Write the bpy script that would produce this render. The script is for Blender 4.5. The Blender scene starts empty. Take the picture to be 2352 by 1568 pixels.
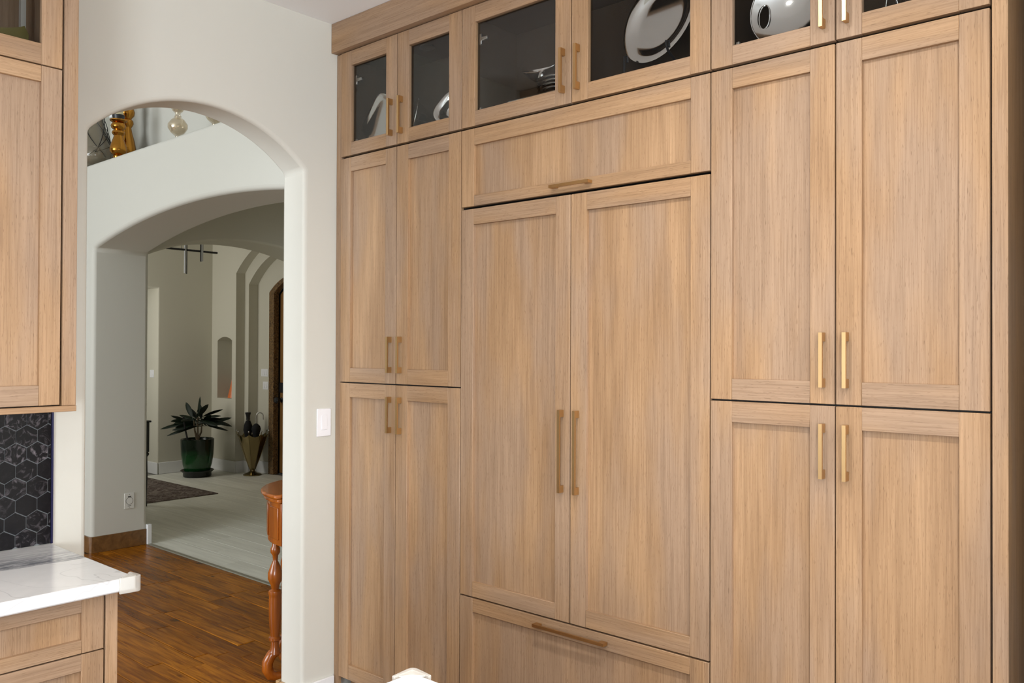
import bpy, bmesh, math, random
from mathutils import Vector, Matrix, noise
random.seed(7)
PI = math.pi
S = bpy.context.scene
C = S.collection

# ------------------------------------------------------------------ camera
cam_d = bpy.data.cameras.new('camera')
cam = bpy.data.objects.new('camera', cam_d); C.objects.link(cam); S.camera = cam
YAW, PITCH, ROLL = math.radians(41.359), math.radians(0.475), math.radians(0.2107)
fw = Vector((-math.sin(YAW)*math.cos(PITCH), math.cos(YAW)*math.cos(PITCH), math.sin(PITCH)))
rt = Vector((math.cos(YAW), math.sin(YAW), 0)); up = rt.cross(fw)
r2 = math.cos(ROLL)*rt + math.sin(ROLL)*up
u2 = -math.sin(ROLL)*rt + math.cos(ROLL)*up
M = Matrix((r2, u2, -fw)).transposed().to_4x4(); M.translation = Vector((0, 0, 1.643))
cam.matrix_world = M
cam_d.sensor_width = 36; cam_d.lens = 36*1944.56/2352; cam_d.clip_start = .02; cam_d.clip_end = 100

# ------------------------------------------------------------------ world and lights
W = bpy.data.worlds.new('world'); S.world = W; W.use_nodes = True
bg = W.node_tree.nodes['Background']; bg.inputs[0].default_value = (.80, .90, 1.0, 1); bg.inputs[1].default_value = 1.0

def area(name, loc, target, sx, sy, power, col=(1, 1, 1), spread=180):
    d = bpy.data.lights.new(name, 'AREA'); d.shape = 'RECTANGLE'; d.size = sx; d.size_y = sy
    d.energy = power; d.color = col; d.spread = math.radians(spread)
    o = bpy.data.objects.new(name, d); C.objects.link(o); o.location = loc
    o.rotation_euler = (Vector(target)-Vector(loc)).to_track_quat('-Z', 'Y').to_euler(); return o
DAY = (.90, .965, 1.05); WARM = (1.0, .95, .88)
area('window_light_front', (1.75, -3.12, 1.45), (1.75, 0, 1.75), 2.6, 1.5, 275, DAY)
area('window_light_right', (3.32, 1.1, 1.6), (0, 1.1, 1.8), 1.8, 1.6, 120, DAY)
area('window_light_corner', (-2.5, -3.12, 1.55), (-2.5, 0, 1.6), 1.1, 1.3, 17, DAY)  # added source, gives the brass handles their bright front reflections
area('window_light_living', (-5.45, -3.9, 2.1), (-5.45, 0, 2.1), 3.4, 2.6, 315, (.90, .96, 1.0))
area('window_light_foyer', (-10.15, 3.44, 1.9), (-10.15, 6, 1.9), .8, 1.8, 26, (1.0, .98, .92))  # assumed source, added to brighten the niche and front door walls
for lx, ly in ((-1.25, 1.3), (-.05, 1.3), (1.15, 1.3), (-2.0, -1.3), (-.6, -1.3), (1.0, -1.3), (2.4, .0)):
    d = bpy.data.lights.new('recessed_lamp_light', 'AREA'); d.shape = 'DISK'; d.size = .13; d.energy = 18; d.color = WARM
    d.spread = math.radians(150)
    o = bpy.data.objects.new('recessed_lamp_light', d); C.objects.link(o); o.location = (lx, ly, 3.165)

S.view_settings.view_transform = 'Standard'; S.view_settings.look = 'None'
S.view_settings.exposure = -0.07; S.view_settings.gamma = 1.0; S.view_settings.use_curve_mapping = False
S.cycles.use_denoising = True
S.cycles.max_bounces = 8; S.cycles.diffuse_bounces = 5; S.cycles.glossy_bounces = 4
S.cycles.transmission_bounces = 6; S.cycles.transparent_max_bounces = 12
S.cycles.sample_clamp_indirect = 4; S.cycles.caustics_reflective = False; S.cycles.caustics_refractive = False

# ------------------------------------------------------------------ materials
def srgb(r, g, b):
    f = lambda c: ((c/255)/12.92 if c/255 <= .04045 else ((c/255+.055)/1.055)**2.4)
    return (f(r), f(g), f(b), 1)

class NT:
    def __init__(s, name):
        s.m = bpy.data.materials.new(name); s.m.use_nodes = True; s.t = s.m.node_tree
        s.b = s.t.nodes['Principled BSDF']; s.out = s.t.nodes['Material Output']
    def n(s, typ, **kw):
        nd = s.t.nodes.new(typ)
        for k, v in kw.items():
            if k.startswith('i_'):
                nd.inputs[k[2:].replace('_', ' ')].default_value = v
            else: setattr(nd, k, v)
        return nd
    def l(s, a, b): s.t.links.new(a, b)
    def coord(s, scale=(1, 1, 1), rnd=True, kind='Object'):
        tc = s.n('ShaderNodeTexCoord'); mp = s.n('ShaderNodeMapping')
        src = tc.outputs[kind]
        if rnd:
            oi = s.n('ShaderNodeObjectInfo'); mu = s.n('ShaderNodeVectorMath', operation='MULTIPLY')
            cx = s.n('ShaderNodeCombineXYZ')
            for k in range(3): s.l(oi.outputs['Random'], cx.inputs[k])
            s.l(cx.outputs[0], mu.inputs[0]); mu.inputs[1].default_value = (37.3, 91.7, 53.1)
            ad = s.n('ShaderNodeVectorMath', operation='ADD'); s.l(src, ad.inputs[0]); s.l(mu.outputs[0], ad.inputs[1]); src = ad.outputs[0]
        s.l(src, mp.inputs[0]); mp.inputs['Scale'].default_value = scale
        return mp.outputs[0]
    def noise(s, vec, scale=1, detail=2, rough=.5, dist=0):
        nd = s.n('ShaderNodeTexNoise'); s.l(vec, nd.inputs['Vector']); nd.inputs['Scale'].default_value = scale
        nd.inputs['Detail'].default_value = detail; nd.inputs['Roughness'].default_value = rough; nd.inputs['Distortion'].default_value = dist
        return nd.outputs['Fac']
    def ramp(s, fac, stops):
        r = s.n('ShaderNodeValToRGB'); s.l(fac, r.inputs[0]); e = r.color_ramp.elements
        while len(e) < len(stops): e.new(.5)
        for k, (p, c) in enumerate(stops):
            e[k].position = p; e[k].color = c if len(c) == 4 else (*c, 1)
        return r.outputs[0]
    def mix(s, a, b, fac, blend='MIX'):
        m = s.n('ShaderNodeMix', data_type='RGBA', blend_type=blend)
        for sock, v in ((m.inputs[6], a), (m.inputs[7], b), (m.inputs[0], fac)):
            if hasattr(v, 'links'): s.l(v, sock)
            else: sock.default_value = v
        return m.outputs[2]
    def bump(s, h, strength=.1, dist=.01):
        b = s.n('ShaderNodeBump'); s.l(h, b.inputs['Height']); b.inputs['Strength'].default_value = strength
        b.inputs['Distance'].default_value = dist; s.l(b.outputs[0], s.b.inputs['Normal'])
    def done(s, color=None, rough=.5, metal=0, spec=.5, coat=0):
        if color is not None:
            if hasattr(color, 'links'): s.l(color, s.b.inputs['Base Color'])
            else: s.b.inputs['Base Color'].default_value = color
        if hasattr(rough, 'links'): s.l(rough, s.b.inputs['Roughness'])
        else: s.b.inputs['Roughness'].default_value = rough
        s.b.inputs['Metallic'].default_value = metal; s.b.inputs['Specular IOR Level'].default_value = spec
        s.b.inputs['Coat Weight'].default_value = coat
        return s.m

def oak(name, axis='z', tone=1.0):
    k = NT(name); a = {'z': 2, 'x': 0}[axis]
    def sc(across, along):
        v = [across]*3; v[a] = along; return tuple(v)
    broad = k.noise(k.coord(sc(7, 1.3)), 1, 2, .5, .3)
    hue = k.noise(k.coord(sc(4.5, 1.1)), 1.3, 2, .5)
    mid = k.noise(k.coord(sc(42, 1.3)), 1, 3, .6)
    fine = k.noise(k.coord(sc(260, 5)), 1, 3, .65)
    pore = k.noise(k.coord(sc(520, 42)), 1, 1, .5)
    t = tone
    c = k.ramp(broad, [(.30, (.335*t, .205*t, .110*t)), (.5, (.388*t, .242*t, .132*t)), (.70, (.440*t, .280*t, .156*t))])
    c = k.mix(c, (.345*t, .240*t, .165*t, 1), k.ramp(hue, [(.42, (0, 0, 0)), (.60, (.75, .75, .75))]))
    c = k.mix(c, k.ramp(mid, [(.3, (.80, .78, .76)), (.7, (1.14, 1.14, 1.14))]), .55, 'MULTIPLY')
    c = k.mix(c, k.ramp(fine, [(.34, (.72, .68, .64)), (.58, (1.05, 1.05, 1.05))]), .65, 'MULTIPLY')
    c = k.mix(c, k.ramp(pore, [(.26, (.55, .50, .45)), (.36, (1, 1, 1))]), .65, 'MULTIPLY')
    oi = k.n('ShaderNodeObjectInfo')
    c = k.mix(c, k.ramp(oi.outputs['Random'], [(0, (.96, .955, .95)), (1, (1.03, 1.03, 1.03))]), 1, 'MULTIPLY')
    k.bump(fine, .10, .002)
    return k.done(c, .48, spec=.35)

def darkwood(name, c0, c1, rough=.3, scale=6, axis='x', coat=.3, bump=.3):
    k = NT(name); a = {'z': 2, 'x': 0, 'y': 1}[axis]; v = [scale*4]*3; v[a] = scale*.35
    g = k.noise(k.coord(tuple(v)), 1, 4, .6, .6)
    oi = k.n('ShaderNodeObjectInfo')
    c = k.ramp(g, [(.25, c0), (.75, c1)])
    c = k.mix(c, k.ramp(oi.outputs['Random'], [(0, (.88, .87, .86)), (1, (1.12, 1.12, 1.1))]), 1, 'MULTIPLY')
    if bump: k.bump(g, bump, .004)
    return k.done(c, rough, coat=coat)

def plain(name, col, rough=.5, metal=0, spec=.5, coat=0, bump=None):
    k = NT(name)
    if bump:
        k.bump(k.noise(k.coord((bump[0],)*3, False), 1, 3, .6), bump[1], bump[2])
    return k.done(col, rough, metal, spec, coat)

M_ = {}
M_['oak_v'] = oak('whitewashed_oak_vertical', 'z', 1.02); M_['oak_h'] = oak('whitewashed_oak_horizontal', 'x')
M_['oak_int'] = oak('oak_interior', 'z', .17); M_['oak_pale'] = oak('oak_interior_pale', 'z', .75)  # same oak toned down for unlit interiors, less so in the left cabinet
M_['carcass'] = plain('carcass_dark', (.02, .017, .014, 1), .7)  # near-black so the gaps between doors read as deep shade
M_['paint'] = plain('wall_paint_beige', (.61, .597, .535, 1), .75, spec=.25, bump=(38, .10, .003))
M_['paint2'] = plain('foyer_paint_olive', (.60, .575, .48, 1), .78, spec=.25, bump=(38, .10, .003))  # same beige paint, warmed to carry the foyer's dim light in its colour
M_['ceil'] = plain('ceiling_white', (.90, .91, .92, 1), .8, spec=.2)
M_['white'] = plain('white_trim', (.80, .80, .80, 1), .4)
M_['plate'] = plain('white_plastic', (.84, .84, .86, 1), .3)
M_['platedim'] = plain('ivory_plastic', (.70, .69, .64, 1), .4)
M_['slot'] = plain('dark_slot', (.08, .08, .07, 1), .6)
M_['brass'] = plain('brushed_brass', (.64, .42, .20, 1), .30, 1)
M_['silver'] = plain('polished_silver', (.86, .86, .85, 1), .10, 1)
M_['nickel'] = plain('nickel', (.55, .55, .53, 1), .3, 1)
M_['black'] = plain('black_metal', (.012, .012, .013, 1), .4)
M_['blackcloth'] = plain('black_cloth', (.006, .006, .007, 1), .9)
M_['blackwood'] = plain('black_wood', (.010, .010, .011, 1), .35)
M_['grout'] = plain('grey_grout', (.20, .21, .215, 1), .8)
M_['edge'] = plain('dark_blue_edge_trim', (.006, .006, .05, 1), .35, .3)
M_['gold'] = plain('antique_gold', (.46, .21, .035, 1), .13, 1)
M_['orange'] = plain('orange_glaze', (.75, .20, .06, 1), .35)
M_['candle'] = plain('cream_wax', (.70, .62, .38, 1), .5)
M_['soil'] = plain('dark_soil', (.01, .008, .006, 1), .9)
M_['leaf'] = plain('dark_leaf', (.004, .011, .004, 1), .5, spec=.25)
M_['stem'] = plain('plant_stem', (.10, .07, .035, 1), .7)
M_['tube'] = plain('frosted_tube', (.62, .64, .68, 1), .35)
M_['olive'] = plain('olive_glaze', (.12, .10, .03, 1), .3)
M_['antsilver'] = plain('antique_brass', (.24, .19, .095, 1), .22, 1)

k = NT('hardwood_plank')
g = k.noise(k.coord((3.2, 42, 42)), 1, 4, .6, .8); big = k.noise(k.coord((1.2, 5, 5)), 1.4, 2, .5); sc_ = k.noise(k.coord((22, 5, 5)), 1, 2, .5)
kn = k.noise(k.coord((5, 9, 9)), 1, 1, .4)
oi = k.n('ShaderNodeObjectInfo')
c = k.ramp(g, [(.28, (.14, .036, .002)), (.72, (.40, .14, .008))])
c = k.mix(c, k.ramp(big, [(.3, (.62, .58, .5)), (.7, (1.2, 1.2, 1.15))]), .8, 'MULTIPLY')
c = k.mix(c, k.ramp(oi.outputs['Random'], [(0, (.72, .68, .64)), (.5, (1, 1, 1)), (1, (1.28, 1.34, 1.4))]), 1, 'MULTIPLY')
c = k.mix(c, k.ramp(kn, [(.20, (.12, .1, .08)), (.27, (1, 1, 1))]), .9, 'MULTIPLY')
k.bump(g, .10, .003)
M_['plank'] = k.done(c, .27, spec=.18)
M_['woodbase'] = darkwood('wood_baseboard', (.10, .042, .010, 1), (.22, .105, .032, 1), .4, 5, 'x')
M_['honeybase'] = darkwood('honey_baseboard', (.36, .22, .10, 1), (.48, .31, .16, 1), .4, 5, 'x')
M_['antique'] = darkwood('antique_cherry', (.17, .038, .003, 1), (.42, .115, .010, 1), .25, 4, 'z', .25, .1)
M_['doorwood'] = darkwood('knotty_alder_door', (.17, .075, .014, 1), (.34, .17, .045, 1), .4, 3, 'z', .2)
k = NT('carved_casing'); v = k.coord((55, 55, 55), False); n1 = k.noise(v, 1, 2, .5, 1.5)
k.bump(n1, .9, .02); M_['casing'] = k.done(k.ramp(n1, [(.35, (.05, .022, .006)), (.6, (.30, .17, .06))]), .4)

k = NT('pale_tile'); g = k.noise(k.coord((1.6, 26, 26)), 1, 4, .6, .5); big = k.noise(k.coord((1, 3, 3)), 1.2, 2)
oi = k.n('ShaderNodeObjectInfo')
c = k.ramp(g, [(.3, (.64, .63, .55)), (.7, (.80, .79, .70))])
c = k.mix(c, k.ramp(oi.outputs['Random'], [(0, (.93, .93, .92)), (1, (1.05, 1.05, 1.05))]), 1, 'MULTIPLY')
k.bump(g, .08, .002); M_['tile'] = k.done(c, .42)
M_['tilegrout'] = plain('tile_grout', (.25, .24, .21, 1), .8)

k = NT('hex_glass_tile'); tc = k.coord((1, 1, 1))
n1 = k.noise(tc, 26, 5, .65, 1.6); n2 = k.noise(tc, 9, 2)
oi = k.n('ShaderNodeObjectInfo')
w = k.n('ShaderNodeMath', operation='MULTIPLY'); k.l(k.ramp(n1, [(.52, (0, 0, 0)), (.85, (1, 1, 1))]), w.inputs[0])
k.l(k.ramp(oi.outputs['Random'], [(.35, (.03,)*3), (1, (1,)*3)]), w.inputs[1])
c = k.mix((.006, .0055, .007, 1), (.36, .32, .35, 1), w.outputs[0])
M_['hex'] = k.done(c, .10, spec=.2)

# marble counters: pale slab, one grey streaked vein band, hairlines
def marble(name, p=None):
    k = NT(name)
    tc = k.n('ShaderNodeTexCoord'); v = tc.outputs['Object']
    mp = k.n('ShaderNodeMapping'); k.l(v, mp.inputs[0]); mp.inputs['Rotation'].default_value = (0, 0, math.radians(-9)); mp.inputs['Scale'].default_value = (85, 10, 9)
    st = k.noise(mp.outputs[0], 1, 5, .75, .5)
    wob = k.noise(v, 3.2, 2, .5)
    sx = k.n('ShaderNodeSeparateXYZ'); k.l(v, sx.inputs[0])
    # signed distance from the band's lower edge: d = nx*x + ny*y + wobble
    nx, ny, off = p if p else (.6, -.8, 9)
    m1 = k.n('ShaderNodeMath', operation='MULTIPLY'); k.l(sx.outputs[0], m1.inputs[0]); m1.inputs[1].default_value = nx
    m2 = k.n('ShaderNodeMath', operation='MULTIPLY_ADD'); k.l(sx.outputs[1], m2.inputs[0]); m2.inputs[1].default_value = ny; k.l(m1.outputs[0], m2.inputs[2])
    m3 = k.n('ShaderNodeMath', operation='MULTIPLY_ADD'); k.l(wob, m3.inputs[0]); m3.inputs[1].default_value = .10; k.l(m2.outputs[0], m3.inputs[2])
    m4 = k.n('ShaderNodeMath', operation='ADD'); k.l(m3.outputs[0], m4.inputs[0]); m4.inputs[1].default_value = off
    band = k.ramp(m4.outputs[0], [(0, (0, 0, 0)), (.008, (1, 1, 1)), (.10, (.8, .8, .8)), (.17, (.4, .4, .4)), (.28, (.12, .12, .12)), (.36, (0, 0, 0))])
    stm = k.ramp(st, [(.36, (.1, .1, .1)), (.56, (1, 1, 1))])
    mm = k.n('ShaderNodeMath', operation='MULTIPLY'); k.l(band, mm.inputs[0]); k.l(stm, mm.inputs[1])
    cl = k.ramp(k.noise(v, 5, 4, .6, .6), [(.3, (.70, .71, .725)), (.7, (.80, .805, .815))])
    hl = k.noise(v, 2.3, 3, .5, 1.5)
    hr = k.ramp(hl, [(.492, (0, 0, 0)), (.5, (.35, .35, .35)), (.508, (0, 0, 0))])
    c = k.mix(cl, (.28, .29, .32, 1), hr)
    c = k.mix(c, (.13, .14, .17, 1), mm.outputs[0])
    return k.done(c, .16, coat=.1)
M_['marble'] = marble('white_marble', (-1.0, .16, -3.22))
M_['marble2'] = marble('white_marble_island')

def thin_glass(name, tint, refl=.9):
    m = bpy.data.materials.new(name); m.use_nodes = True; t = m.node_tree; t.nodes.clear()
    o = t.nodes.new('ShaderNodeOutputMaterial'); mx = t.nodes.new('ShaderNodeMixShader'); tr = t.nodes.new('ShaderNodeBsdfTransparent')
    gl = t.nodes.new('ShaderNodeBsdfGlossy'); fr = t.nodes.new('ShaderNodeFresnel'); ml = t.nodes.new('ShaderNodeMath'); ml.operation = 'MULTIPLY'
    fr.inputs[0].default_value = 1.5; gl.inputs['Roughness'].default_value = .02; gl.inputs['Color'].default_value = (1, 1, 1, 1)
    tr.inputs[0].default_value = tint; ml.inputs[1].default_value = refl
    t.links.new(fr.outputs[0], ml.inputs[0]); t.links.new(ml.outputs[0], mx.inputs[0]); t.links.new(tr.outputs[0], mx.inputs[1]); t.links.new(gl.outputs[0], mx.inputs[2]); t.links.new(mx.outputs[0], o.inputs[0])
    return m
M_['glass'] = thin_glass('cabinet_glass', (.86, .87, .87, 1), .10)
k = NT('clear_soft_plastic'); k.b.inputs['Alpha'].default_value = .38
M_['guard'] = k.done((.80, .79, .74, 1), .15)
k = NT('champagne_glass'); k.b.inputs['Alpha'].default_value = .5
M_['amberglass'] = k.done((.88, .76, .56, 1), .12, .75)
k = NT('smoky_glass'); k.b.inputs['Alpha'].default_value = .45
M_['smokeglass'] = k.done((.26, .22, .15, 1), .12)
k = NT('green_glaze')
tc = k.n('ShaderNodeTexCoord'); sx = k.n('ShaderNodeSeparateXYZ'); k.l(tc.outputs['Object'], sx.inputs[0])
nz = k.noise(tc.outputs['Object'], 12, 3)
ad = k.n('ShaderNodeMath', operation='MULTIPLY_ADD'); k.l(nz, ad.inputs[0]); ad.inputs[1].default_value = .12; k.l(sx.outputs[2], ad.inputs[2])
M_['greenpot'] = k.done(k.ramp(ad.outputs[0], [(.30, (.006, .06, .014)), (.42, (.002, .010, .004))]), .22, coat=.3)
k = NT('patterned_rug'); v = k.coord((1, 1, 1), False)
n1 = k.noise(v, 9, 5, .7, 1.2); k.bump(n1, .3, .01)
M_['rug'] = k.done(k.ramp(n1, [(.46, (.20, .165, .14)), (.53, (.055, .035, .030)), (.60, (.17, .14, .12))]), .95, spec=.1)

# ------------------------------------------------------------------ mesh helpers
def mk(name, bm, mat, parent=None, label=None, cat=None, group=None, kind=None, bevel=0, seg=2, smooth=35, loc=None):
    bmesh.ops.recalc_face_normals(bm, faces=bm.faces)
    lim = math.radians(smooth)
    for f in bm.faces: f.smooth = True
    for e in bm.edges:
        if len(e.link_faces) != 2 or e.calc_face_angle(0) > lim: e.smooth = False
    me = bpy.data.meshes.new(name); bm.to_mesh(me); bm.free()
    mats = mat if isinstance(mat, (list, tuple)) else [mat]
    for m in mats: me.materials.append(m)
    o = bpy.data.objects.new(name, me); C.objects.link(o)
    if parent: o.parent = parent
    if loc: o.location = loc
    if bevel:
        b = o.modifiers.new('bevel', 'BEVEL'); b.width = bevel; b.segments = seg; b.limit_method = 'ANGLE'; b.angle_limit = math.radians(40); b.harden_normals = False
    return tag(o, label, cat, group, kind)

def tag(o, label=None, cat=None, group=None, kind=None):
    if label: o['label'] = label
    if cat: o['category'] = cat
    if group: o['group'] = group
    if kind: o['kind'] = kind
    return o

def empty(name, loc=(0, 0, 0), rz=0, label=None, cat=None, group=None, kind=None):
    o = bpy.data.objects.new(name, None); C.objects.link(o); o.location = loc; o.rotation_euler = (0, 0, rz); o.empty_display_size = .05
    return tag(o, label, cat, group, kind)

def box(bm, x0, x1, y0, y1, z0, z1, mi=0):
    v = [bm.verts.new(p) for p in ((x0, y0, z0), (x1, y0, z0), (x1, y1, z0), (x0, y1, z0), (x0, y0, z1), (x1, y0, z1), (x1, y1, z1), (x0, y1, z1))]
    for q in ((0, 3, 2, 1), (4, 5, 6, 7), (0, 1, 5, 4), (1, 2, 6, 5), (2, 3, 7, 6), (3, 0, 4, 7)):
        f = bm.faces.new([v[i] for i in q]); f.material_index = mi
    return bm
def B(*a): return box(bmesh.new(), *a)

def prism(pts, axis, a0, a1, bm=None):
    """extrude a closed 2-D outline along an axis. axis 'y': pts are (x,z); 'x': (y,z); 'z': (x,y)"""
    bm = bm or bmesh.new()
    def P(p, a): return {'y': (p[0], a, p[1]), 'x': (a, p[0], p[1]), 'z': (p[0], p[1], a)}[axis]
    A = [bm.verts.new(P(p, a0)) for p in pts]; D = [bm.verts.new(P(p, a1)) for p in pts]
    bm.faces.new(A); bm.faces.new(D[::-1])
    n = len(pts)
    for i in range(n): bm.faces.new((A[i], D[i], D[(i+1) % n], A[(i+1) % n]))
    return bm

def lathe(prof, n=32, bm=None, c=(0, 0, 0), mi=0):
    bm = bm or bmesh.new(); rings = []
    for r, z in prof:
        if r < 1e-5: rings.append([bm.verts.new((c[0], c[1], c[2]+z))])
        else: rings.append([bm.verts.new((c[0]+r*math.cos(2*PI*i/n), c[1]+r*math.sin(2*PI*i/n), c[2]+z)) for i in range(n)])
    for a, b in zip(rings, rings[1:]):
        if len(a) == 1 and len(b) == 1: continue
        for i in range(n):
            j = (i+1) % n
            f = bm.faces.new([a[0], b[i], b[j]] if len(a) == 1 else ([a[i], a[j], b[0]] if len(b) == 1 else [a[i], a[j], b[j], b[i]])); f.material_index = mi
    for rg in (rings[0], rings[-1]):
        if len(rg) > 2:
            f = bm.faces.new(rg); f.material_index = mi
    return bm

def tube(path, rad, n=10, bm=None, closed=False):
    bm = bm or bmesh.new(); P = [Vector(p) for p in path]; N = len(P)
    R = rad if isinstance(rad, (list, tuple)) else [rad]*N
    rings = []; prev = None
    for i, p in enumerate(P):
        t = (P[(i+1) % N]-P[i-1]) if closed else (P[min(i+1, N-1)]-P[max(i-1, 0)])
        t.normalize()
        ref = prev if prev is not None else (Vector((0, 0, 1)) if abs(t.z) < .9 else Vector((1, 0, 0)))
        a = (ref - t*ref.dot(t)).normalized(); b = t.cross(a); prev = a
        rings.append([bm.verts.new(p + (a*math.cos(2*PI*q/n)+b*math.sin(2*PI*q/n))*R[i]) for q in range(n)])
    M2 = N if closed else N-1
    for i in range(M2):
        a, b = rings[i], rings[(i+1) % N]
        for q in range(n): bm.faces.new((a[q], a[(q+1) % n], b[(q+1) % n], b[q]))
    if not closed: bm.faces.new(rings[0]); bm.faces.new(rings[-1])
    return bm

def grid_slab(axis, p0, p1, us, zs, hole):
    """one connected slab with openings: us/zs are sorted cut lines, hole(i,j) true where open"""
    bm = bmesh.new(); V = {}
    def P(u, z, p): return {'y': (u, p, z), 'x': (p, u, z), 'z': (u, z, p)}[axis]
    def v(i, j, s):
        if (i, j, s) not in V: V[(i, j, s)] = bm.verts.new(P(us[i], zs[j], p1 if s else p0))
        return V[(i, j, s)]
    nu, nz = len(us)-1, len(zs)-1
    solid = lambda i, j: 0 <= i < nu and 0 <= j < nz and not hole(i, j)
    for i in range(nu):
        for j in range(nz):
            if not solid(i, j): continue
            for s in (0, 1): bm.faces.new([v(i, j, s), v(i+1, j, s), v(i+1, j+1, s), v(i, j+1, s)])
            for di, dj, a, b in ((-1, 0, (i, j), (i, j+1)), (1, 0, (i+1, j), (i+1, j+1)), (0, -1, (i, j), (i+1, j)), (0, 1, (i, j+1), (i+1, j+1))):
                if not solid(i+di, j+dj): bm.faces.new([v(*a, 0), v(*b, 0), v(*b, 1), v(*a, 1)])
    return bm

def arc(c, half, spring, rise, n=40):
    """points along a segmental arch from left spring to right spring"""
    R = (half*half+rise*rise)/(2*rise); a = math.asin(half/R); zc = spring+rise-R
    return [(c+R*math.sin(-a+2*a*i/n), zc+R*math.cos(-a+2*a*i/n)) for i in range(n+1)]

def struct(name, bm, mat, parent=None, **kw):
    return mk(name, bm, mat, parent, kind=None if parent else 'structure', **kw)

# ------------------------------------------------------------------ measures
DY = 2.465          # front plane of the tall cabinets
WX = -3.293         # kitchen face of the arched wall
WB = -3.468         # hall face of the arched wall
HY0, HY1 = 2.855, 3.31   # hall wall with the wide arch
CEIL = 3.177

# ------------------------------------------------------------------ setting
# arched wall between kitchen and hall
o = [(-3.3, 0), (1.331, 0)] + arc(1.81, .479, 2.463, .197) + [(2.289, 0), (3.31, 0), (3.31, 4.3), (-3.3, 4.3)]
struct('wall_left', prism(o, 'x', WX, WB), M_['paint'], bevel=.018, seg=4)
# hall wall with the wide low arch and ledge on top
o = [(-11.2, 0), (-6.97, 0)] + arc(-5.22, 1.75, 2.43, .205) + [(-3.47, 0), (-3.40, 0), (-3.40, 3.112), (-11.2, 3.112)]
o = [(-11.2, 0), (-6.97, 0)] + arc(-5.22, 1.75, 2.43, .205)[:-1] + [(-3.4695, 2.43), (-3.4695, 3.112), (-11.2, 3.112)]
struct('wall_hall', prism(o, 'y', HY0, HY1), M_['paint'], bevel=.03, seg=4)
struct('wall_ledge', B(-11.2, -3.4695, 3.31, 3.42, 3.0, 4.3), M_['paint'])
struct('trim_ledge_end', B(-11.2, -7.73, 2.95, 3.31, 3.112, 4.3), M_['paint'])
# inner arch across the foyer
o = [(3.311, 0), (3.40, 0)] + arc(4.38, .98, 2.44, .208) + [(5.36, 0), (6.35, 0), (6.35, 3.7), (3.311, 3.7)]
struct('wall_foyer_arch', prism(o, 'x', -7.2, -7.68), M_['paint2'], bevel=.02, seg=3)
# far foyer wall with an opening
struct('wall_foyer_far', grid_slab('x', -10.68, -11.1, [3.2, 3.9, 5.2, 6.5], [0, 2.41, 3.7], lambda i, j: i == 1 and j == 0), M_['paint2'], bevel=.015, seg=3)
struct('wall_foyer_beyond', B(-13.2, -13.0, 3.0, 6.6, 0, 3.7), M_['paint2'])
# pier with the niche, then the stepped arches round the front door
struct('wall_niche', grid_slab('y', 5.95, 6.20, [-10.679, -10.53, -10.165, -10.07], [0, .965, 1.785, 3.7], lambda i, j: i == 1 and j == 1), M_['paint2'])
sp = arc((-10.53-10.165)/2, .1825, 1.735, .05, 16)
struct('trim_niche_arch', prism([(-10.53, 1.7852)] + [(-10.53, 1.735)] + sp[1:-1] + [(-10.165, 1.735), (-10.165, 1.7852)], 'y', 5.951, 6.199), M_['paint2'])
struct('wall_niche_back', B(-10.679, -10.07, 6.20, 6.36, 0, 3.7), M_['paint2'])
o = [(-10.07, 2.62)] + arc(-9.08, .99, 2.62, .42)[1:] + [(-8.09, 0), (-7.681, 0), (-7.681, 3.7), (-10.07, 3.7)]
struct('trim_door_arch_outer', prism(o, 'y', 5.95, 6.078), M_['paint2'])
o = [(-10.07, 0), (-9.972, 0)] + arc(-9.08, .892, 2.474, .41) + [(-8.188, 0), (-7.681, 0), (-7.681, 3.7), (-10.07, 3.7)]
struct('trim_door_arch_inner', prism(o, 'y', 6.0782, 6.214), M_['paint2'])
o = [(-10.07, 0), (-9.64, 0)] + arc(-9.08, .56, 2.355, .215) + [(-8.52, 0), (-7.681, 0), (-7.681, 3.7), (-10.07, 3.7)]
struct('wall_front_door', prism(o, 'y', 6.2142, 6.40), M_['paint2'])
struct('wall_foyer_side', B(-7.199, -3.3, 6.214, 6.36, 0, 3.7), M_['paint2'])
struct('wall_foyer_right', B(-3.46, -3.36, 3.311, 6.214, 0, 3.7), M_['paint2'])
struct('wall_foyer_window', grid_slab('y', 3.312, 3.41, [-13.0, -10.6, -9.7, -7.69], [0, .95, 2.85, 3.7], lambda i, j: i == 1 and j == 1), M_['paint2'])
struct('ceiling_foyer', B(-13.2, -3.3, 3.30, 6.5, 3.7, 3.8), M_['ceil'])
# living side
struct('wall_living_end', B(-11.3, -11.2, -4.2, 3.0, 0, 4.3), M_['paint'])
struct('wall_living_window', grid_slab('y', -4.0, -4.15, [-11.2, -7.15, -3.75, -3.3], [0, .8, 3.4, 4.3], lambda i, j: i == 1 and j == 1), M_['paint'])
struct('ceiling_living', B(-11.3, -3.3, -4.2, 3.42, 4.3, 4.4), M_['ceil'])
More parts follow.
